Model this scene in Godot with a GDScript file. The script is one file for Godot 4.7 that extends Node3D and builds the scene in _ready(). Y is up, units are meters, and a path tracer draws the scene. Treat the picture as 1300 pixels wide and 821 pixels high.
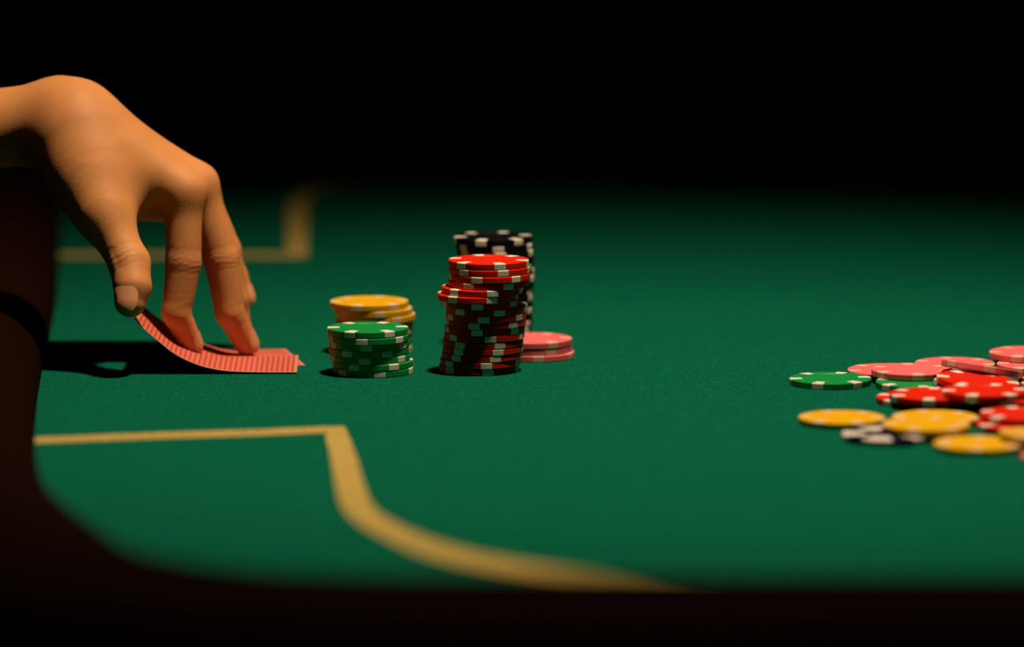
extends Node3D
# A dealer's hand lifting two cards on a green card table, chip stacks and a loose pile of chips.

const CHIP_R := 0.02
const CHIP_T := 0.0033

var M := {}
var chip_mesh := {}
var spot_mesh: ArrayMesh
var wide_spot: ArrayMesh
var inlay_mesh: ArrayMesh

#HANDJ joints of the hand and arm: place, radius
var hand_joints := {
	"fore_a": [Vector3(-0.4285, 0.0727, -0.1060), 0.0280],
	"fore_a2": [Vector3(-0.4267, 0.0706, -0.0960), 0.0260],
	"fore_b": [Vector3(-0.2828, 0.1139, -0.0990), 0.0183],
	"fore_c": [Vector3(-0.2821, 0.1125, -0.0930), 0.0176],
	"wrist": [Vector3(-0.2273, 0.1208, -0.0940), 0.0175],
	"wrist2": [Vector3(-0.2283, 0.1179, -0.1040), 0.0165],
	"mc_i0": [Vector3(-0.2184, 0.1222, -0.0840), 0.0140],
	"mc_m0": [Vector3(-0.2185, 0.1216, -0.0940), 0.0140],
	"mc_r0": [Vector3(-0.2196, 0.1201, -0.1060), 0.0130],
	"mc_p0": [Vector3(-0.2214, 0.1167, -0.1160), 0.0120],
	"thumb0": [Vector3(-0.2192, 0.1108, -0.0780), 0.0180],
	"thenar": [Vector3(-0.2112, 0.0939, -0.0660), 0.0160],
	"thumb1": [Vector3(-0.2026, 0.0775, -0.0500), 0.0124],
	"thumb2": [Vector3(-0.1891, 0.0550, -0.0350), 0.0104],
	"thumb3": [Vector3(-0.1870, 0.0443, -0.0270), 0.0092],
	"thumb4": [Vector3(-0.1877, 0.0368, -0.0240), 0.0074],
	"i1": [Vector3(-0.1645, 0.0861, -0.0720), 0.0104],
	"i2": [Vector3(-0.1644, 0.0519, -0.0660), 0.0089],
	"i3": [Vector3(-0.1680, 0.0264, -0.0630), 0.0073],
	"i4": [Vector3(-0.1615, 0.0095, -0.0700), 0.0058],
	"m1": [Vector3(-0.1590, 0.0881, -0.0900), 0.0106],
	"m2": [Vector3(-0.1468, 0.0508, -0.0870), 0.0091],
	"m3": [Vector3(-0.1425, 0.0238, -0.0850), 0.0076],
	"m4": [Vector3(-0.1346, 0.0066, -0.0900), 0.0060],
	"r1": [Vector3(-0.1595, 0.0828, -0.1090), 0.0102],
	"r2": [Vector3(-0.1465, 0.0521, -0.1090), 0.0086],
	"r3": [Vector3(-0.1414, 0.0271, -0.1080), 0.0072],
	"r4": [Vector3(-0.1388, 0.0091, -0.1090), 0.0056],
	"p1": [Vector3(-0.1607, 0.0752, -0.1260), 0.0092],
	"p2": [Vector3(-0.1487, 0.0525, -0.1260), 0.0076],
	"p3": [Vector3(-0.1423, 0.0371, -0.1250), 0.0064],
	"p4": [Vector3(-0.1371, 0.0262, -0.1240), 0.0050],
	"web0": [Vector3(-0.1986, 0.0895, -0.0700), 0.0090],
	"web1": [Vector3(-0.1733, 0.0833, -0.0900), 0.0100],
	"web2": [Vector3(-0.1960, 0.0804, -0.0660), 0.0070],
	"web3": [Vector3(-0.1776, 0.0796, -0.0940), 0.0080],
	"pal0": [Vector3(-0.2130, 0.1110, -0.0840), 0.0140],
	"pal1": [Vector3(-0.1794, 0.0880, -0.0980), 0.0130],
	"hyp0": [Vector3(-0.2183, 0.1095, -0.1160), 0.0130],
	"hyp1": [Vector3(-0.1686, 0.0722, -0.1240), 0.0100],
}
#ENDHANDJ


func _ready() -> void:
	# ---- camera ----
	var cam := Camera3D.new()
	cam.name = "camera"
	var at := CameraAttributesPhysical.new()
	at.frustum_focal_length = 175.42
	at.frustum_focus_distance = 2.325
	at.frustum_near = 0.1
	at.frustum_far = 30.0
	at.exposure_aperture = 3.8
	cam.attributes = at
	cam.position = Vector3(0, 0.3475, 2.2815)
	cam.rotation.x = -atan(835.5 / 6000.0)
	add_child(cam)
	cam.fov = 2.0 * rad_to_deg(atan(410.5 / 6000.0))
	cam.current = true
	# ---- world: a dark room ----
	var env := Environment.new()
	env.background_mode = Environment.BG_COLOR
	env.background_color = Color.BLACK
	env.tonemap_mode = Environment.TONE_MAPPER_LINEAR
	env.tonemap_exposure = 1.0
	env.sdfgi_enabled = true
	env.ssao_enabled = true
	env.ssil_enabled = true
	var we := WorldEnvironment.new()
	we.name = "world"
	we.environment = env
	add_child(we)
	# ---- the lamp over the table ----
	var lamp_at := Vector3(0.14, 1.3, 0.075)
	var sp := SpotLight3D.new()
	sp.name = "lamp_light"
	sp.light_color = Color(1.0, 0.74, 0.5).linear_to_srgb()
	sp.light_energy = 3.3
	sp.spot_angle = 37.0
	sp.spot_angle_attenuation = 1.0
	sp.spot_range = 8.0
	sp.spot_attenuation = 2.0
	sp.light_size = 0.05
	sp.shadow_enabled = true
	add_child(sp)
	sp.look_at_from_position(lamp_at + Vector3(0, -0.012, 0), Vector3(0.03, 0, 0.03), Vector3.FORWARD)
	make_materials()
	room()
	lamp(lamp_at)
	table()
	cards()
	person()
	stacks()
	pile()


# ------------------------------------------------------------------ helpers
func mat(key: String, col: Color, rough: float, spec := 0.5) -> StandardMaterial3D:
	var m := StandardMaterial3D.new()
	m.resource_name = key
	m.albedo_color = Color(col.r * 0.65, col.g * 0.65, col.b * 0.65).linear_to_srgb()
	m.roughness = rough
	m.metallic_specular = spec
	M[key] = m
	return m


func noise_image(side: int, seed_: int, lo: float, hi: float, blur: int) -> ImageTexture:
	var rng := RandomNumberGenerator.new()
	rng.seed = seed_
	var im := Image.create(side, side, false, Image.FORMAT_RGB8)
	for y in side:
		for x in side:
			var v := lerpf(lo, hi, rng.randf())
			if rng.randf() < 0.004:
				v = minf(1.0, hi * 1.15)
			im.set_pixel(x, y, Color(v, v, v))
	if blur > 1:
		im.resize(side / blur, side / blur, Image.INTERPOLATE_BILINEAR)
		im.resize(side, side, Image.INTERPOLATE_CUBIC)
	return ImageTexture.create_from_image(im)


func make_materials() -> void:
	var felt := mat("felt", Color(0.006, 0.235, 0.136), 0.95, 0.05)
	felt.albedo_texture = noise_image(512, 11, 0.45, 1.0, 2)
	felt.uv1_triplanar = true
	felt.uv1_world_triplanar = true
	felt.uv1_scale = Vector3.ONE * 5.5
	felt.heightmap_enabled = true
	felt.heightmap_scale = 0.03
	felt.heightmap_texture = noise_image(512, 12, 0.0, 1.0, 2)
	var line := mat("line", Color(0.92, 0.70, 0.20), 0.9, 0.05)
	line.albedo_texture = felt.albedo_texture
	line.uv1_triplanar = true
	line.uv1_world_triplanar = true
	line.uv1_scale = Vector3.ONE * 5.5
	var leather := mat("leather", Color(0.011, 0.003, 0.0014), 0.8, 0.06)
	leather.heightmap_enabled = true
	leather.heightmap_scale = 0.04
	leather.heightmap_texture = noise_image(256, 13, 0.0, 1.0, 4)
	leather.uv1_triplanar = true
	leather.uv1_scale = Vector3.ONE * 9.0
	mat("wood", Color(0.03, 0.014, 0.008), 0.5)
	mat("room", Color(0.012, 0.011, 0.011), 0.95, 0.1)
	mat("metal", Color(0.02, 0.02, 0.02), 0.5)
	mat("red", Color(0.78, 0.020, 0.004), 0.45, 0.25)
	mat("green", Color(0.004, 0.32, 0.07), 0.42, 0.3)
	mat("yellow", Color(0.82, 0.47, 0.006), 0.45, 0.25)
	mat("pink", Color(0.95, 0.185, 0.205), 0.45, 0.25)
	mat("black", Color(0.004, 0.004, 0.005), 0.45, 0.2)
	mat("navy", Color(0.004, 0.008, 0.035), 0.45, 0.2)
	mat("white", Color(0.84, 0.76, 0.72), 0.45, 0.25)
	mat("blush", Color(0.86, 0.50, 0.38), 0.5, 0.25)
	mat("cream", Color(0.84, 0.80, 0.70), 0.5, 0.25)
	mat("lilac", Color(0.82, 0.60, 0.38), 0.5, 0.25)
	for k in ["red", "green", "yellow", "pink", "black", "navy", "cream", "lilac", "white", "blush"]:
		M[k].heightmap_enabled = true
		M[k].heightmap_scale = 0.004
		M[k].heightmap_texture = leather.heightmap_texture
		M[k].uv1_triplanar = true
		M[k].uv1_scale = Vector3.ONE * 40.0
	# skin
	var skin := mat("skin", Color(1, 1, 1), 0.58, 0.32)
	skin.vertex_color_use_as_albedo = true
	skin.subsurf_scatter_enabled = true
	skin.subsurf_scatter_strength = 0.12
	skin.heightmap_enabled = true
	skin.heightmap_scale = 0.012
	skin.heightmap_texture = noise_image(256, 14, 0.0, 1.0, 2)
	skin.uv1_triplanar = true
	skin.uv1_scale = Vector3.ONE * 18.0
	mat("nail", Color(0.76, 0.36, 0.175), 0.3)
	var cloth := mat("cloth", Color(0.012, 0.011, 0.012), 0.95, 0.2)
	cloth.rim_enabled = true
	cloth.rim = 0.3
	# card backs: fine red print on white stock, darker upright stripes
	var im := Image.create(356, 228, false, Image.FORMAT_RGB8)
	for y in 228:
		for x in 356:
			var st := 0.5 + 0.5 * sin(x * TAU / 10.5)
			var dots := 0.5 + 0.5 * sin(x * TAU / 5.25) * sin(y * TAU / 6.0)
			var c := Color(0.82, 0.27, 0.21).lerp(Color(0.98, 0.61, 0.52), 0.72 * st + 0.28 * dots)
			if x < 6 or y < 6 or x > 349 or y > 221:
				c = Color(0.95, 0.62, 0.56)
			im.set_pixel(x, y, c)
	var back := mat("card_back", Color(1, 1, 1), 0.35)
	back.albedo_texture = ImageTexture.create_from_image(im)
	mat("card_stock", Color(0.85, 0.78, 0.68), 0.5)
	var glow := mat("lamp_glow", Color(1, 0.9, 0.75), 0.5)
	glow.emission_enabled = true
	glow.emission = Color(1.0, 0.74, 0.5).linear_to_srgb()
	glow.emission_energy_multiplier = 2.0


func mesh(called: String, m: Mesh, material: Material, parent: Node = self) -> MeshInstance3D:
	var o := MeshInstance3D.new()
	o.name = called
	o.mesh = m
	o.material_override = material
	parent.add_child(o, true)
	return o


func thing(called: String, label: String, category: String, pos := Vector3.ZERO, group := "") -> Node3D:
	var o := Node3D.new()
	var n := called
	var k := 1
	while has_node(NodePath(n)):
		n = "%s_%03d" % [called, k]
		k += 1
	o.name = n
	add_child(o)
	o.position = pos
	o.set_meta("label", label)
	o.set_meta("category", category)
	if group:
		o.set_meta("group", group)
	return o


func build(verts: PackedVector3Array, norms: PackedVector3Array, idx: PackedInt32Array, uv := PackedVector2Array(), cols := PackedColorArray()) -> ArrayMesh:
	var a := []
	a.resize(Mesh.ARRAY_MAX)
	a[Mesh.ARRAY_VERTEX] = verts
	a[Mesh.ARRAY_NORMAL] = norms
	a[Mesh.ARRAY_INDEX] = idx
	if uv.size():
		a[Mesh.ARRAY_TEX_UV] = uv
	if cols.size():
		a[Mesh.ARRAY_COLOR] = cols
	var m := ArrayMesh.new()
	m.add_surface_from_arrays(Mesh.PRIMITIVE_TRIANGLES, a)
	return m


func box(size: Vector3) -> BoxMesh:
	var b := BoxMesh.new()
	b.size = size
	return b


# spin a profile (radius, height; walked from the bottom outside upwards) through an arc; each segment keeps its own flat normal
func lathe(profile: PackedVector2Array, a0: float, a1: float, n: int, caps := false) -> ArrayMesh:
	var st := SurfaceTool.new()
	st.begin(Mesh.PRIMITIVE_TRIANGLES)
	for i in profile.size() - 1:
		var p := profile[i]
		var q := profile[i + 1]
		var nr := Vector2(q.y - p.y, p.x - q.x).normalized()
		for k in n:
			var t0 := lerpf(a0, a1, float(k) / n)
			var t1 := lerpf(a0, a1, float(k + 1) / n)
			var d0 := Vector3(sin(t0), 0, cos(t0))
			var d1 := Vector3(sin(t1), 0, cos(t1))
			var up := Vector3.UP
			var v := [d0 * p.x + up * p.y, d1 * p.x + up * p.y, d1 * q.x + up * q.y, d0 * q.x + up * q.y]
			var nn := [d0 * nr.x + up * nr.y, d1 * nr.x + up * nr.y, d1 * nr.x + up * nr.y, d0 * nr.x + up * nr.y]
			for j in [0, 2, 1, 0, 3, 2]:
				st.set_normal(nn[j])
				st.add_vertex(v[j])
	if caps:
		var tri := Geometry2D.triangulate_polygon(profile.slice(0, profile.size() - 1))
		for side in [[a0, -1.0], [a1, 1.0]]:
			var d := Vector3(sin(side[0]), 0, cos(side[0]))
			var nd: Vector3 = Vector3(cos(side[0]), 0, -sin(side[0])) * side[1]
			for j in range(0, tri.size(), 3):
				var w := []
				for k in 3:
					var p2 := profile[tri[j + k]]
					w.append(d * p2.x + Vector3.UP * p2.y)
				var nrm: Vector3 = (w[2] - w[0]).cross(w[1] - w[0])
				var o := [0, 1, 2] if nrm.dot(nd) > 0.0 else [0, 2, 1]
				for k in o:
					st.set_normal(nd)
					st.add_vertex(w[k])
	st.index()
	return st.commit()


# ------------------------------------------------------------------ the room
func room() -> void:
	var parts := [
		["floor", Vector3(9, 0.1, 9), Vector3(0.5, -0.81, 0)], ["ceiling", Vector3(9, 0.1, 9), Vector3(0.5, 2.05, 0)],
		["wall_back", Vector3(9, 2.9, 0.1), Vector3(0.5, 0.62, -4.45)], ["wall_front", Vector3(9, 2.9, 0.1), Vector3(0.5, 0.62, 4.45)],
		["wall_left", Vector3(0.1, 2.9, 8.8), Vector3(-3.95, 0.62, 0)], ["wall_right", Vector3(0.1, 2.9, 8.8), Vector3(4.95, 0.62, 0)],
	]
	for p in parts:
		var o := mesh(p[0], box(p[1]), M.room)
		o.position = p[2]
		o.set_meta("kind", "structure")


func lamp(p: Vector3) -> void:
	var t := thing("pendant_lamp", "dark pendant lamp hanging over the card table", "lamp", p)
	mesh("lamp_shade", lathe(PackedVector2Array([Vector2(0.16, 0.0), Vector2(0.162, 0.002), Vector2(0.05, 0.13), Vector2(0.02, 0.15), Vector2(0.0, 0.15)]), 0, TAU, 40), M.metal, t)
	mesh("bulb", lathe(PackedVector2Array([Vector2(0.0, 0.0), Vector2(0.05, 0.0), Vector2(0.05, 0.02), Vector2(0.02, 0.04), Vector2(0.0, 0.04)]), 0, TAU, 24), M.lamp_glow, t)
	mesh("cord", lathe(PackedVector2Array([Vector2(0.004, 0.15), Vector2(0.004, 0.7), Vector2(0.0, 0.7)]), 0, TAU, 8), M.metal, t)


# ------------------------------------------------------------------ the table
func smooth_loop(pts: PackedVector2Array, per: int) -> PackedVector2Array:
	var out := PackedVector2Array()
	var n := pts.size()
	for i in n:
		for k in per:
			out.append(pts[i].cubic_interpolate(pts[(i + 1) % n], pts[(i + n - 1) % n], pts[(i + 2) % n], float(k) / per))
	return out


func strip(left: PackedVector2Array, right: PackedVector2Array, y: float) -> ArrayMesh:
	# a flat band of paint with a little thickness, between two edge lines (x, z)
	var st := SurfaceTool.new()
	st.begin(Mesh.PRIMITIVE_TRIANGLES)
	st.set_smooth_group(-1)
	for i in left.size() - 1:
		var a := Vector3(left[i].x, y, left[i].y)
		var b := Vector3(right[i].x, y, right[i].y)
		var c := Vector3(right[i + 1].x, y, right[i + 1].y)
		var d := Vector3(left[i + 1].x, y, left[i + 1].y)
		var dn := Vector3(0, -y - 0.0005, 0)
		for q in [[a, b, c, d], [b, b + dn, c + dn, c], [d, d + dn, a + dn, a]]:
			var nrm: Vector3 = (q[2] - q[0]).cross(q[1] - q[0])
			var o := [0, 1, 2, 0, 2, 3]
			if q[0] == a and nrm.y < 0:
				o = [0, 2, 1, 0, 3, 2]
			for j in o:
				st.add_vertex(q[j])
	st.generate_normals()
	return st.commit()


func band(center: PackedVector2Array, width: float, y: float) -> ArrayMesh:
	var l := PackedVector2Array()
	var r := PackedVector2Array()
	for i in center.size():
		var t := (center[mini(i + 1, center.size() - 1)] - center[maxi(i - 1, 0)]).normalized()
		var n := Vector2(-t.y, t.x) * width * 0.5
		l.append(center[i] + n)
		r.append(center[i] - n)
	return strip(l, r, y)


func open_curve(pts: PackedVector2Array, per: int) -> PackedVector2Array:
	var out := PackedVector2Array()
	var n := pts.size()
	for i in n - 1:
		for k in per:
			out.append(pts[i].cubic_interpolate(pts[i + 1], pts[maxi(i - 1, 0)], pts[mini(i + 2, n - 1)], float(k) / per))
	out.append(pts[n - 1])
	return out


func table() -> void:
	var t := thing("poker_table", "green felt card table with yellow printed lines and a dark padded rail", "table", Vector3(0, -0.76, 0))
	var up := Vector3(0, 0.76, 0)
	var loop := smooth_loop(PackedVector2Array([
		Vector2(-0.20, -1.07), Vector2(-0.285, -1.03), Vector2(-0.308, -0.94), Vector2(-0.279, -0.60), Vector2(-0.2565, -0.344), Vector2(-0.245, -0.185),
		Vector2(-0.234, -0.019), Vector2(-0.222, 0.127), Vector2(-0.208, 0.256), Vector2(-0.187, 0.385), Vector2(-0.1505, 0.503), Vector2(-0.131, 0.555), Vector2(-0.105, 0.590),
		Vector2(-0.06, 0.611), Vector2(0.05, 0.614), Vector2(0.3, 0.614), Vector2(0.9, 0.614), Vector2(1.2, 0.58), Vector2(1.42, 0.3), Vector2(1.48, -0.2), Vector2(1.4, -0.7), Vector2(1.15, -1.0),
		Vector2(0.9, -1.07), Vector2(0.3, -1.08)]), 8)
	var n := loop.size()
	# felt: a slab with its top at y = 0
	var tri := Geometry2D.triangulate_polygon(loop)
	var st := SurfaceTool.new()
	st.begin(Mesh.PRIMITIVE_TRIANGLES)
	for i in range(0, tri.size(), 3):
		var a := Vector3(loop[tri[i]].x, 0, loop[tri[i]].y)
		var b := Vector3(loop[tri[i + 1]].x, 0, loop[tri[i + 1]].y)
		var c := Vector3(loop[tri[i + 2]].x, 0, loop[tri[i + 2]].y)
		var flip := (c - a).cross(b - a).y < 0
		for v in ([a, c, b] if flip else [a, b, c]):
			st.set_normal(Vector3.UP)
			st.add_vertex(v)
		for v in ([a, b, c] if flip else [a, c, b]):
			st.set_normal(Vector3.DOWN)
			st.add_vertex(v - Vector3(0, 0.02, 0))
	var felt := mesh("felt_surface", st.commit(), M.felt, t)
	felt.position = up
	# padded rail and apron swept round the felt
	var prof := PackedVector2Array()
	for k in 13:
		var a2 := PI * k / 12.0
		prof.append(Vector2(0.045 - 0.047 * cos(a2), 0.031 * pow(sin(a2), 0.8)))
	prof.append_array(PackedVector2Array([Vector2(0.094, -0.03), Vector2(0.07, -0.045), Vector2(-0.002, -0.045), Vector2(-0.002, -0.0)]))
	var verts := PackedVector3Array()
	var idx := PackedInt32Array()
	var m := prof.size()
	var area := 0.0
	for i in n:
		area += loop[i].cross(loop[(i + 1) % n])
	for i in n:
		var tg := (loop[(i + 1) % n] - loop[(i + n - 1) % n]).normalized()
		var nr := Vector2(tg.y, -tg.x) * signf(area)
		for k in m:
			var p := loop[i] + nr * prof[k].x
			verts.append(Vector3(p.x, prof[k].y, p.y))
	var st2 := SurfaceTool.new()
	st2.begin(Mesh.PRIMITIVE_TRIANGLES)
	st2.set_smooth_group(0)
	for v in verts:
		st2.add_vertex(v)
	for i in n:
		for k in m - 1:
			var a3 := i * m + k
			var b3 := ((i + 1) % n) * m + k
			var q := [a3, a3 + 1, b3 + 1, a3, b3 + 1, b3] if area > 0 else [a3, b3 + 1, a3 + 1, a3, b3, b3 + 1]
			for j in q:
				st2.add_index(j)
	st2.generate_normals()
	var rail := mesh("padded_rail", st2.commit(), M.leather, t)
	rail.position = up
	# printed lines
	var a4 := PackedVector2Array([Vector2(-0.221, 0.1625), Vector2(-0.162, 0.148), Vector2(-0.116, 0.139), Vector2(-0.086, 0.1305)])
	var b4 := PackedVector2Array([Vector2(-0.2195, 0.179), Vector2(-0.162, 0.1655), Vector2(-0.116, 0.1565), Vector2(-0.0862, 0.1485)])
	var o := mesh("betting_line", strip(a4, b4, 0.00015), M.line, t)
	o.position = up
	var inn := open_curve(PackedVector2Array([Vector2(-0.0864, 0.1308), Vector2(-0.0844, 0.1633), Vector2(-0.0816, 0.1981), Vector2(-0.0763, 0.2743), Vector2(-0.0710, 0.3398), Vector2(-0.0628, 0.3800), Vector2(-0.0499, 0.4168), Vector2(-0.0345, 0.4500), Vector2(-0.0140, 0.4770), Vector2(0.0220, 0.5020), Vector2(0.10, 0.526), Vector2(0.4, 0.560), Vector2(0.9, 0.560)]), 5)
	var outl := open_curve(PackedVector2Array([Vector2(-0.0773, 0.1308), Vector2(-0.0758, 0.1432), Vector2(-0.0693, 0.2108), Vector2(-0.0639, 0.2803), Vector2(-0.0578, 0.3398), Vector2(-0.0467, 0.3800), Vector2(-0.0303, 0.4168), Vector2(-0.0120, 0.4440), Vector2(0.0120, 0.4670), Vector2(0.0430, 0.4860), Vector2(0.11, 0.507), Vector2(0.4, 0.540), Vector2(0.9, 0.540)]), 5)
	mesh("betting_line", strip(inn, outl, 0.00016), M.line, t).position = up
	mesh("betting_line", band(PackedVector2Array([Vector2(-0.272, -0.508), Vector2(-0.2, -0.508), Vector2(-0.1325, -0.508)]), 0.02, 0.00015), M.line, t).position = up
	mesh("betting_line", band(open_curve(PackedVector2Array([Vector2(-0.1275, -0.498), Vector2(-0.132, -0.60), Vector2(-0.1365, -0.70), Vector2(-0.139, -0.79), Vector2(-0.134, -0.85), Vector2(-0.115, -0.90), Vector2(-0.075, -0.935), Vector2(0.02, -0.957), Vector2(0.4, -0.965), Vector2(0.9, -0.965)]), 5), 0.0125, 0.00016), M.line, t).position = up
	# base out of sight
	for x in [0.15, 1.05]:
		var leg := mesh("pedestal", lathe(PackedVector2Array([Vector2(0.0, 0.0), Vector2(0.2, 0.0), Vector2(0.2, 0.03), Vector2(0.06, 0.06), Vector2(0.05, 0.70), Vector2(0.15, 0.735), Vector2(0.0, 0.735)]), 0, TAU, 24), M.wood, t)
		leg.position = Vector3(x, 0.0, -0.2)


# ------------------------------------------------------------------ the cards
var bend := PackedVector2Array()
var bend_s := PackedFloat32Array()


func bend_at(s: float) -> Array:
	# place on the bent strip at arc length s from the right end: [point, unit normal]
	if s <= 0.0:
		return [Vector2(s, 0.0), Vector2(0, 1)]
	var i := 0
	while i < bend_s.size() - 2 and bend_s[i + 1] < s:
		i += 1
	var f := (s - bend_s[i]) / (bend_s[i + 1] - bend_s[i])
	var p := bend[i].lerp(bend[i + 1], f)
	var t := (bend[i + 1] - bend[i]).normalized()
	return [p, Vector2(-t.y, t.x)]


func card_mesh(corner: Vector2, angle: float, drop: float, peel: float) -> Array:
	# corner: near right corner in flat table coordinates (x, z); the sheet is bent upwards to the left
	var ud := Vector2(-cos(angle), sin(angle))
	var vd := Vector2(-sin(angle), -cos(angle))
	var nu := 60
	var nv := 14
	var top := PackedVector3Array()
	var low := PackedVector3Array()
	var uv := PackedVector2Array()
	for j in nv + 1:
		for i in nu + 1:
			var u := 0.088 * i / nu
			var v := 0.0575 * j / nv
			var flat := corner + ud * u + vd * v
			var b := bend_at(-0.1066 - flat.x)
			var p: Vector2 = b[0]
			var nr: Vector2 = b[1]
			var h := p.y * (1.0 - peel * v / 0.0575)
			var pos := Vector3(-0.1066 - p.x, h + 0.0010, flat.y)
			var n3 := Vector3(-nr.x, nr.y, 0)
			top.append(pos - n3 * drop)
			low.append(pos - n3 * (drop + 0.0003))
			uv.append(Vector2(float(i) / nu, float(j) / nv))
	var w := nu + 1
	var st := SurfaceTool.new()
	st.begin(Mesh.PRIMITIVE_TRIANGLES)
	for k in top.size():
		st.set_uv(uv[k])
		st.add_vertex(top[k])
	for j in nv:
		for i in nu:
			var a := j * w + i
			for q in [a, a + w, a + 1, a + 1, a + w, a + w + 1]:
				st.add_index(q)
	st.generate_normals()
	var st2 := SurfaceTool.new()
	st2.begin(Mesh.PRIMITIVE_TRIANGLES)
	st2.set_smooth_group(-1)
	for j in nv:
		for i in nu:
			var a := j * w + i
			for q in [a, a + 1, a + w, a + 1, a + w + 1, a + w]:
				st2.add_vertex(low[q])
	var rim := []
	for i in nu:
		rim.append([i, i + 1])
		rim.append([nv * w + i + 1, nv * w + i])
	for j in nv:
		rim.append([j * w + nu, (j + 1) * w + nu])
		rim.append([(j + 1) * w, j * w])
	for e in rim:
		for v in [top[e[0]], top[e[1]], low[e[1]], top[e[0]], low[e[1]], low[e[0]]]:
			st2.add_vertex(v)
	st2.generate_normals()
	return [st.commit(), st2.commit()]


func cards() -> void:
	var key := PackedVector2Array([Vector2(0, 0), Vector2(0.0165, 0.0001), Vector2(0.0318, 0.0006), Vector2(0.0402, 0.0017), Vector2(0.0487, 0.0039), Vector2(0.0591, 0.0088), Vector2(0.0677, 0.0155), Vector2(0.0762, 0.0230), Vector2(0.0823, 0.0297), Vector2(0.09, 0.039)])
	bend = open_curve(key, 8)
	var s := 0.0
	for i in bend.size():
		if i:
			s += bend[i].distance_to(bend[i - 1])
		bend_s.append(s)
	var specs := [
		["playing_card", "striped red-backed playing card on top, its left end curled up by the thumb", Vector2(-0.1066, -0.0327), 0.03, 0.0, 0.10],
		["playing_card", "red-backed playing card lying askew beneath the curled one, one corner sticking out right", Vector2(-0.1036, -0.0595), 0.22, 0.00045, 0.10],
	]
	for c in specs:
		var t := thing(c[0], c[1], "playing card", Vector3(-0.1066, 0, -0.0327), "cards under the hand")
		var mm := card_mesh(c[2], c[3], c[4], c[5])
		mesh("card_back", mm[0], M.card_back, t).position = -t.position
		mesh("card_face", mm[1], M.card_stock, t).position = -t.position


# ------------------------------------------------------------------ the hand
const CELL := 0.00125
var g0 := Vector3.ZERO
var gx := 0
var gy := 0
var gz := 0
var palm_f := PackedFloat32Array()
var field := PackedFloat32Array()


func bounds(pts: Array, pad: float) -> Array:
	var lo := Vector3.INF
	var hi := -Vector3.INF
	for p in pts:
		lo = lo.min(p[0] - Vector3.ONE * (p[1] + pad))
		hi = hi.max(p[0] + Vector3.ONE * (p[1] + pad))
	lo = ((lo - g0) / CELL).floor()
	hi = ((hi - g0) / CELL).ceil()
	return [maxi(0, int(lo.x)), mini(gx - 1, int(hi.x)), maxi(0, int(lo.y)), mini(gy - 1, int(hi.y)), maxi(0, int(lo.z)), mini(gz - 1, int(hi.z))]


func add_palm_bone(a: String, b: String, k: float) -> void:
	k *= 1.4
	var A: Vector3 = hand_joints[a][0]
	var B: Vector3 = hand_joints[b][0]
	var ra: float = hand_joints[a][1]
	var rb: float = hand_joints[b][1]
	var ab := B - A
	var inv := 1.0 / ab.length_squared()
	var w := bounds([[A, ra], [B, rb]], 1.35 * k + 0.004)
	for z in range(w[4], w[5] + 1):
		for y in range(w[2], w[3] + 1):
			var at: int = (z * gy + y) * gx
			for x in range(w[0], w[1] + 1):
				var p := g0 + Vector3(x, y, z) * CELL
				var t := clampf((p - A).dot(ab) * inv, 0.0, 1.0)
				var d := p.distance_to(A + ab * t) - (ra + (rb - ra) * t)
				var o := palm_f[at + x]
				var h := k - absf(o - d)
				palm_f[at + x] = minf(o, d) - (h * h * h / (6.0 * k * k) if h > 0.0 else 0.0)


func add_finger(names: Array, kp: float, creases: Array) -> void:
	kp *= 1.4
	var pts := []
	for n in names:
		pts.append(hand_joints[n])
	var w := bounds(pts, 1.35 * kp + 0.004)
	var k := 0.003
	var nb := pts.size() - 1
	var As := PackedVector3Array()
	var Ds := PackedVector3Array()
	var Rs := PackedFloat32Array()
	var Is := PackedFloat32Array()
	for i in pts.size():
		As.append(pts[i][0])
		Rs.append(pts[i][1] * ((0.75 if kp > 0.015 else 0.90) if i == 0 else 1.0))
		if i < nb:
			Ds.append(pts[i + 1][0] - pts[i][0])
			Is.append(1.0 / (pts[i + 1][0] - pts[i][0]).length_squared())
	for z in range(w[4], w[5] + 1):
		for y in range(w[2], w[3] + 1):
			var at: int = (z * gy + y) * gx
			for x in range(w[0], w[1] + 1):
				var p := g0 + Vector3(x, y, z) * CELL
				var e := 1.0
				for i in nb:
					var t := clampf((p - As[i]).dot(Ds[i]) * Is[i], 0.0, 1.0)
					var d := p.distance_to(As[i] + Ds[i] * t) - (Rs[i] + (Rs[i + 1] - Rs[i]) * t)
					var hh := k - absf(e - d)
					e = minf(e, d) - (hh * hh * hh / (6.0 * k * k) if hh > 0.0 else 0.0)
				if absf(e) < 0.004:
					for c in creases:
						var q: Vector3 = p - c[0]
						if q.length_squared() < c[4]:
							var s: float = (q.dot(c[1]) + 0.0007 * sin(q.x * 700.0 + q.z * 900.0)) / c[2]
							var side: float = 0.5 + 0.5 * q.normalized().dot(c[5])
							e += c[3] * exp(-s * s) * side
				var o := palm_f[at + x]
				var h := kp - absf(o - e)
				var m := minf(o, e) - (h * h * h / (6.0 * kp * kp) if h > 0.0 else 0.0)
				if m < field[at + x]:
					field[at + x] = m


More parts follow.
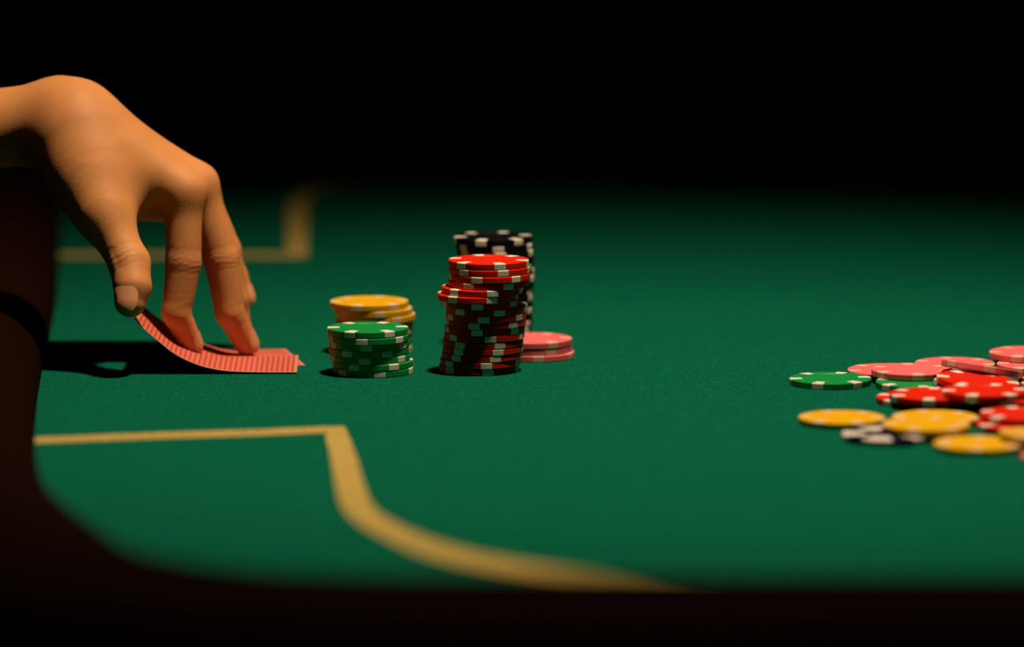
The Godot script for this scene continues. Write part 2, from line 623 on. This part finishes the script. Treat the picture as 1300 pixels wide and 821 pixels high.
func creases_for(a: String, j: String, b: String, dorsal: Vector3, depth: float, extra := 1.0) -> Array:
	# fine wrinkles over a knuckle j between bones a-j and j-b
	var A: Vector3 = hand_joints[a][0]
	var J: Vector3 = hand_joints[j][0]
	var B: Vector3 = hand_joints[b][0]
	var r: float = hand_joints[j][1]
	var ax := ((J - A).normalized() + (B - J).normalized()).normalized()
	var out := []
	for o in [-0.0052, -0.0028, 0.0, 0.003, 0.0056]:
		var fade: float = (1.0 - absf(o) * 90.0) * depth
		out.append([J + ax * o * extra, ax, 0.0011, fade, pow(r + 0.005, 2), dorsal])
	return out


func person() -> void:
	var t := thing("person", "bare left hand and forearm reaching in from the left, lifting card corners with the thumb", "person", Vector3(-0.2, 0, -0.09))
	g0 = Vector3(-0.445, -0.002, -0.152)
	gx = int(0.335 / CELL)
	gy = int(0.160 / CELL)
	gz = int(0.152 / CELL)
	palm_f.resize(gx * gy * gz)
	palm_f.fill(0.05)
	for b in [["fore_a", "fore_b", 0.008], ["fore_a2", "fore_c", 0.005], ["fore_b", "wrist", 0.010], ["fore_c", "wrist2", 0.010], ["wrist", "mc_m0", 0.010], ["wrist", "mc_i0", 0.010],
			["mc_i0", "i1", 0.010], ["mc_m0", "m1", 0.009], ["mc_r0", "r1", 0.009], ["mc_p0", "p1", 0.009], ["hyp0", "hyp1", 0.010], ["pal0", "pal1", 0.010],
			["thumb0", "thenar", 0.026], ["thenar", "thumb1", 0.020], ["web0", "web1", 0.014], ["web2", "web3", 0.012]]:
		add_palm_bone(b[0], b[1], b[2])
	field = palm_f.duplicate()
	var dor := Vector3(0.8, 0.45, 0.3).normalized()
	add_finger(["thumb1", "thumb2", "thumb3", "thumb4"], 0.014, creases_for("thumb1", "thumb2", "thumb3", Vector3(-0.5, 0.2, 0.85), 0.0006))
	add_finger(["i1", "i2", "i3", "i4"], 0.007, creases_for("i1", "i2", "i3", dor, 0.00045) + creases_for("i2", "i3", "i4", dor, 0.0004, 0.6))
	add_finger(["m1", "m2", "m3", "m4"], 0.006, creases_for("m1", "m2", "m3", dor, 0.00045) + creases_for("m2", "m3", "m4", dor, 0.0004, 0.6))
	add_finger(["r1", "r2", "r3", "r4"], 0.006, creases_for("r1", "r2", "r3", dor, 0.0004))
	add_finger(["p1", "p2", "p3", "p4"], 0.006, creases_for("p1", "p2", "p3", dor, 0.0004))
	var body := mesh("body", surface_nets(), M.skin, t)
	body.position = -t.position
	palm_f.clear()
	field.clear()
	nail(t, "thumb3", "thumb4", Vector3(-0.40, 0.05, 0.9), 0.0068, 0.0072, 0.0002)
	nail(t, "i3", "i4", Vector3(0.72, 0.30, 0.42), 0.0046, 0.0058, -0.0006)
	nail(t, "m3", "m4", Vector3(0.76, 0.38, 0.40), 0.0047, 0.0060, -0.0006)
	nail(t, "r3", "r4", Vector3(0.85, 0.4, 0.2), 0.0043, 0.0052, -0.0006)
	nail(t, "p3", "p4", Vector3(0.75, 0.45, 0.45), 0.0038, 0.0048, -0.0004)
	# dark sleeve, beyond the edge of the picture
	var path := PackedVector3Array([Vector3(-0.36, 0.098, -0.1), Vector3(-0.44, 0.078, -0.105), Vector3(-0.5, 0.085, -0.11), Vector3(-0.56, 0.16, -0.115), Vector3(-0.62, 0.3, -0.12), Vector3(-0.66, 0.4, -0.12)])
	var rad := [0.038, 0.047, 0.052, 0.055, 0.062, 0.03]
	var st := SurfaceTool.new()
	st.begin(Mesh.PRIMITIVE_TRIANGLES)
	st.set_smooth_group(0)
	var ns := 20
	for i in path.size():
		var tg := (path[mini(i + 1, path.size() - 1)] - path[maxi(i - 1, 0)]).normalized()
		var sd := tg.cross(Vector3.BACK).normalized()
		for k in ns:
			var a := TAU * k / ns
			st.add_vertex(path[i] + (sd * cos(a) + Vector3.BACK * sin(a)) * rad[i])
	st.add_vertex(path[path.size() - 1])
	for i in path.size() - 1:
		for k in ns:
			var a := i * ns + k
			var b := i * ns + (k + 1) % ns
			for q in [a, b, a + ns, b, b + ns, a + ns]:
				st.add_index(q)
	for k in ns:
		for q in [(path.size() - 1) * ns + k, (path.size() - 1) * ns + (k + 1) % ns, path.size() * ns]:
			st.add_index(q)
	st.generate_normals()
	mesh("sleeve", st.commit(), M.cloth, t).position = -t.position


func nail(t: Node3D, a: String, b: String, towards: Vector3, half_w: float, half_l: float, back: float, lift := 1.10) -> void:
	var A: Vector3 = hand_joints[a][0]
	var B: Vector3 = hand_joints[b][0]
	var r: float = hand_joints[b][1]
	var ax := (B - A).normalized()
	var n := (towards - ax * towards.dot(ax)).normalized()
	var sd := ax.cross(n)
	var verts := PackedVector3Array()
	var norms := PackedVector3Array()
	var idx := PackedInt32Array()
	var nu := 10
	var nv := 14
	for layer in 2:
		for j in nv + 1:
			for i in nu + 1:
				var u := (2.0 * i / nu - 1.0)
				var v := (2.0 * j / nv - 1.0)
				var ww := half_w * sqrt(maxf(0.0, 1.0 - pow(absf(v), 2.8) * 0.85))
				var x := u * ww
				var al := v * half_l + back
				var rl := r + maxf(0.0, -al) / A.distance_to(B) * ((hand_joints[a][1] as float) - r)
				var dome := rl * lift - (0.45 * al * al / r if al > 0.0 else 0.0) - (0.0006 if layer else 0.0) - 0.0006 * pow(absf(v), 6.0)
				verts.append(B + sd * dome * sin(x / r) + ax * al + n * dome * cos(x / r))
				norms.append((n * cos(x / r) + sd * sin(x / r) + ax * maxf(0.0, al / r) * 0.6).normalized() * (-1.0 if layer else 1.0))
	var w := nu + 1
	var off := w * (nv + 1)
	for j in nv:
		for i in nu:
			var q := j * w + i
			idx.append_array(PackedInt32Array([q, q + w, q + 1, q + 1, q + w, q + w + 1]))
			q += off
			idx.append_array(PackedInt32Array([q, q + 1, q + w, q + 1, q + w + 1, q + w]))
	mesh("fingernail", build(verts, norms, idx), M.nail, t).position = -t.position


func surface_nets() -> ArrayMesh:
	var verts := PackedVector3Array()
	var norms := PackedVector3Array()
	var cols := PackedColorArray()
	var idx := PackedInt32Array()
	var ids := {}
	var sy := gx
	var sz := gx * gy
	var ed := [[0, 1], [2, 3], [4, 5], [6, 7], [0, 2], [1, 3], [4, 6], [5, 7], [0, 4], [1, 5], [2, 6], [3, 7]]
	var cn := [Vector3(0, 0, 0), Vector3(1, 0, 0), Vector3(0, 1, 0), Vector3(1, 1, 0), Vector3(0, 0, 1), Vector3(1, 0, 1), Vector3(0, 1, 1), Vector3(1, 1, 1)]
	var rough := FastNoiseLite.new()
	rough.seed = 5
	rough.frequency = 60.0
	var base := Color(0.69, 0.30, 0.10)
	var warm := Color(0.80, 0.29, 0.125)
	var tips := []
	for n in [["thumb4", 0.017], ["i4", 0.02], ["m4", 0.02], ["p4", 0.016], ["r4", 0.018], ["i2", 0.012], ["m2", 0.012], ["m1", 0.014]]:
		tips.append([hand_joints[n[0]][0], n[1]])
	for z in gz - 1:
		for y in gy - 1:
			var row := (z * gy + y) * gx
			for x in gx - 1:
				var at := row + x
				var f0 := field[at]
				if f0 > 0.003 or f0 < -0.003:
					continue
				var f := [f0, field[at + 1], field[at + sy], field[at + sy + 1], field[at + sz], field[at + sz + 1], field[at + sz + sy], field[at + sz + sy + 1]]
				var s := 0
				for i in 8:
					if f[i] < 0.0:
						s += 1
				if s == 0 or s == 8:
					continue
				var p := Vector3.ZERO
				var c := 0
				for e in ed:
					var fa: float = f[e[0]]
					var fb: float = f[e[1]]
					if (fa < 0.0) != (fb < 0.0):
						p += (cn[e[0]] as Vector3).lerp(cn[e[1]], fa / (fa - fb))
						c += 1
				p /= c
				var n := Vector3(f[1] + f[3] + f[5] + f[7] - f[0] - f[2] - f[4] - f[6], f[2] + f[3] + f[6] + f[7] - f[0] - f[1] - f[4] - f[5], f[4] + f[5] + f[6] + f[7] - f[0] - f[1] - f[2] - f[3]).normalized()
				ids[at] = verts.size()
				var wp := g0 + (Vector3(x, y, z) + p) * CELL
				verts.append(wp)
				norms.append(n)
				var k := 0.0
				for tp in tips:
					k = maxf(k, 1.0 - wp.distance_to(tp[0]) / tp[1])
				var v := 1.0 + 0.10 * rough.get_noise_3dv(wp)
				var col := base.lerp(warm, clampf(k * 1.6, 0.0, 1.0))
				cols.append(Color(col.r * v, col.g * v, col.b * v))
	for key in ids:
		var at: int = key
		var ins := field[at] < 0.0
		for d in [[1, sy, sz], [sy, sz, 1], [sz, 1, sy]]:
			if (field[at + d[0]] < 0.0) == ins:
				continue
			var q1: int = at - d[1]
			var q2: int = at - d[2]
			var q3: int = at - d[1] - d[2]
			if not (ids.has(q1) and ids.has(q2) and ids.has(q3)):
				continue
			var A: int = ids[at]
			var B: int = ids[q1]
			var C: int = ids[q3]
			var D: int = ids[q2]
			if ins:
				idx.append_array(PackedInt32Array([A, C, B, A, D, C]))
			else:
				idx.append_array(PackedInt32Array([A, B, C, A, C, D]))
	return build(verts, norms, idx, PackedVector2Array(), cols)


# ------------------------------------------------------------------ chips
func make_chip_meshes() -> void:
	var mm := 0.001
	var body := PackedVector2Array()
	for p in [[0, 0], [19.5, 0], [19.85, 0.15], [20, 0.5], [20, 2.74], [19.85, 3.09], [19.5, 3.24], [13.5, 3.24], [13.2, 2.98], [12.4, 2.98], [0, 2.98]]:
		body.append(Vector2(p[0], p[1]) * mm)
	chip_mesh.body = lathe(body, 0, TAU, 64)
	var inl := PackedVector2Array()
	for p in [[12.6, 2.95], [12.5, 3.1], [12.3, 3.17], [10.6, 3.17], [10.45, 3.10], [0, 3.10]]:
		inl.append(Vector2(p[0], p[1]) * mm)
	inlay_mesh = lathe(inl, 0, TAU, 48)
	var sp := PackedVector2Array()
	for p in [[14.0, 3.20], [19.2, 3.20], [19.2, 0.02], [19.52, -0.01], [19.88, 0.13], [20.04, 0.49], [20.04, 2.75], [19.88, 3.12], [19.52, 3.27], [14.1, 3.27], [14.0, 3.20]]:
		sp.append(Vector2(p[0], p[1]) * mm)
	spot_mesh = lathe(sp, -0.143, 0.143, 6, true)
	sp[0].x = 0.0095
	sp[9].x = 0.0096
	sp[10].x = 0.0095
	wide_spot = lathe(sp, -0.36, 0.36, 10, true)


var chip_proto := {}


func chip(color: String, label: String, group: String, pos: Vector3, turn: float, slope := Vector2.ZERO) -> Node3D:
	var t: Node3D
	var called := color + "_chip"
	if not chip_proto.has(color):
		t = thing(called, label, "poker chip", pos, group)
		mesh("chip_body", chip_mesh.body, M[color], t)
		var inl := mesh("inlay", inlay_mesh, M[color], t)
		inl.name = "inlay"
		var ns := 5 if color == "navy" else 6
		for k in ns:
			mesh("edge_spot", wide_spot if color == "navy" else spot_mesh, M[{"yellow": "lilac", "pink": "blush", "navy": "white"}.get(color, "cream")], t).rotation.y = TAU * k / ns
		chip_proto[color] = t
	else:
		t = chip_proto[color].duplicate()
		var k := 1
		while has_node(NodePath("%s_%03d" % [called, k])):
			k += 1
		t.name = "%s_%03d" % [called, k]
		add_child(t)
		t.set_meta("label", label)
		t.set_meta("group", group)
	var up := Vector3(-slope.x, 1, -slope.y).normalized()
	var xa := Vector3(1, slope.x, 0)
	xa = (xa - up * xa.dot(up)).normalized()
	t.transform = Transform3D(Basis(xa, up, xa.cross(up)) * Basis(Vector3.UP, deg_to_rad(turn)), pos)
	return t


const NTH := ["topmost", "second from the top", "third from the top", "fourth from the top", "fifth from the top", "sixth from the top", "seventh from the top", "eighth from the top", "ninth from the top",
	"ninth from the bottom", "eighth from the bottom", "seventh from the bottom", "sixth from the bottom", "fifth from the bottom", "fourth from the bottom", "third from the bottom", "second from the bottom", "bottom chip"]


func nth(i: int, n: int) -> String:
	if i == n - 1:
		return "at the bottom"
	if i <= n / 2:
		return NTH[i]
	return NTH[18 - (n - i)]


func stack(color: String, look: String, group: String, base: Vector2, scale_px: float, base_px: float, xs: Array, turns: Array, rng: RandomNumberGenerator, note := {}, jut := []) -> void:
	# xs: picture column of each chip's middle, from the top; turns: angle of one edge spot from the viewer
	var n := xs.size()
	for i in n:
		var dx: float = (xs[i] - base_px) / scale_px
		var dz: float = rng.randf_range(-0.0004, 0.0004) + (jut[i] if i < jut.size() else 0.0)
		var l: String = "%s chip %s of the %s" % [color, nth(i, n), look]
		if note.has(i):
			l += note[i]
		chip(color, l, group, Vector3(base.x + dx, (n - 1 - i) * CHIP_T, base.y + dz), turns[i])


func stacks() -> void:
	make_chip_meshes()
	var rng := RandomNumberGenerator.new()
	rng.seed = 7
	stack("red", "tall red stack", "chips of the tall red stack", Vector2(-0.0153, -0.0449), 2551.0, 611.0,
		[620.5, 621, 621.5, 620, 612, 606.5, 610, 617, 617, 617, 615.5, 615, 613.5, 613, 612, 610, 608],
		[-43, -39, -18, -29.5, -44, -38.6, -4, -40, -3, -17, -10.7, 9, -35, -37, -40, -51, -46], rng, {5: ", jutting out furthest left"}, [0.0020, 0.0021, 0.0023, 0.0022, 0.0029, 0.0033, 0.0012, 0.0006])
	stack("green", "short green stack", "chips of the short green stack", Vector2(-0.0711, -0.0383), 2558.0, 468.0,
		[467, 468, 469, 469, 469.5, 473, 474], [-25, -7.6, -2.4, -32, -6, -26, 11], rng, {}, [0.0014, 0.0018])
	stack("yellow", "short yellow stack behind the green stack", "chips of the yellow stack", Vector2(-0.0717, -0.1103), 2482.0, 472.0,
		[469, 474, 477.5, 475, 474, 473, 472, 473], [-17, 12, 35, 50, -52, 20, -5, 33], rng)
	stack("black", "tall black stack behind the red stack", "chips of the tall black stack", Vector2(-0.0094, -0.1387), 2454.0, 627.0,
		[626, 628, 629, 629, 628, 629, 630, 629, 628, 628, 627, 628, 627, 627, 626, 627, 627], [-18, 66, 68, 40, 63, 20, 70, 35, 66, 10, 50, 66, 30, 61, 0, 45, 20], rng)
	stack("pink", "low pink stack right of the red stack", "chips of the low pink stack", Vector2(0.0104, -0.0909), 2502.0, 676.0,
		[676, 676, 679], [32, 28, 65], rng)


func pile() -> void:
	var g := "loose chips piled at the right"
	# colour, x, z, height, slope along x, slope along z, turn, label
	var list := [
		["green", 0.1553, 0.0006, 0.0, 0.0, 0.0, -21.7, "green chip lying flat on the felt at the left tip of the loose pile"],
		["green", 0.1966, 0.0122, 0.0, 0.0, 0.0, -54.0, "green chip half buried under pink and red chips in the loose pile"],
		["pink", 0.1857, -0.0280, 0.0, 0.0, 0.0, -15.0, "pink chip flat on the felt behind the lone green chip, leftmost of the pinks"],
		["pink", 0.2209, -0.0500, 0.0, 0.0, 0.0, 10.0, "pink chip flat on the felt at the back, partly behind the tilted pink chip"],
		["pink", 0.2615, -0.0467, 0.0, 0.0, 0.0, 25.0, "pink chip under the raised pink chip at the right back of the pile"],
		["red", 0.1932, 0.0608, 0.0, 0.0, 0.0, -52.0, "red chip flat on the felt, leftmost of the reds in the loose pile"],
		["yellow", 0.1526, 0.1215, 0.0, 0.0, 0.0, -40.0, "yellow chip flat on the felt, leftmost of the yellows, beside the navy chip"],
		["yellow", 0.1960, 0.1204, 0.0, 0.0, 0.0, 15.0, "yellow chip flat on the felt in the shadow of the reds, under another yellow"],
		["navy", 0.1695, 0.1691, 0.0, 0.0, 0.0, -17.0, "dark navy chip with wide white edge spots under a yellow chip at the pile's front"],
		["red", 0.2330, 0.1390, 0.0, 0.0, 0.0, -6.0, "red chip flat on the felt between the front yellow chips, under another red"],
		["yellow", 0.2085, 0.1954, 0.0, 0.0, 0.0, -8.0, "yellow chip flat on the felt, nearest to the viewer of the yellows"],
		["pink", 0.2443, 0.2284, 0.0, 0.0, 0.0, -60.0, "pink chip cut off by the right edge, nearest of all the chips"],
		["red", 0.2380, 0.0820, 0.0, 0.0, 0.0, 20.0, "red chip flat on the felt hidden in shadow under the broad red chips"],
		["red", 0.2380, 0.0790, 0.0033, 0.0, 0.0, 40.0, "red chip in shadow, middle of the three reds stacked at the right"],
		["pink", 0.1959, -0.0066, 0.0033, 0.0, 0.0, 4.0, "pink chip resting over the half buried green chip, front left of the pinks"],
		["pink", 0.2596, -0.0660, 0.0033, 0.0, 0.0, -25.0, "raised pink chip at the right back, highest of the loose pile"],
		["red", 0.1985, 0.0720, 0.0033, 0.0, 0.0, -9.0, "red chip lying on the leftmost red chip at the pile's left front"],
		["black", 0.2228, 0.0260, 0.0022, -0.100, -0.049, -74.0, "black chip with white edge spots almost hidden under red and pink chips"],
		["red", 0.2235, 0.0380, 0.0049, -0.100, -0.049, -28.0, "red chip sloping to the right on top of the black chip"],
		["yellow", 0.1880, 0.1615, 0.0033, 0.0, 0.0, 38.0, "yellow chip resting on the navy chip, middle of the front yellows"],
		["red", 0.2356, 0.1310, 0.0033, 0.0, 0.0, -48.0, "red chip resting on another red behind the front yellow chips, by the right edge"],
		["yellow", 0.2384, 0.1868, 0.0021, -0.101, 0.034, 18.0, "yellow chip tilted against the nearest yellow chip, at the right edge"],
		["red", 0.2225, 0.0820, 0.0066, 0.0, 0.0, -24.0, "broad red chip on top of the reds, two cream edge spots facing the viewer"],
		["red", 0.2661, 0.0100, 0.0, 0.0, 0.0, -66.0, "red chip at the right edge under the tilted pink chip's low end"],
		["pink", 0.2286, 0.0060, 0.0068, -0.155, 0.144, 4.0, "tilted pink chip seen nearly edge-on above the reds"],
	]
	for c in list:
		chip(c[0], c[7], g, Vector3(c[1], c[3], c[2]), c[6], Vector2(c[4], c[5]))
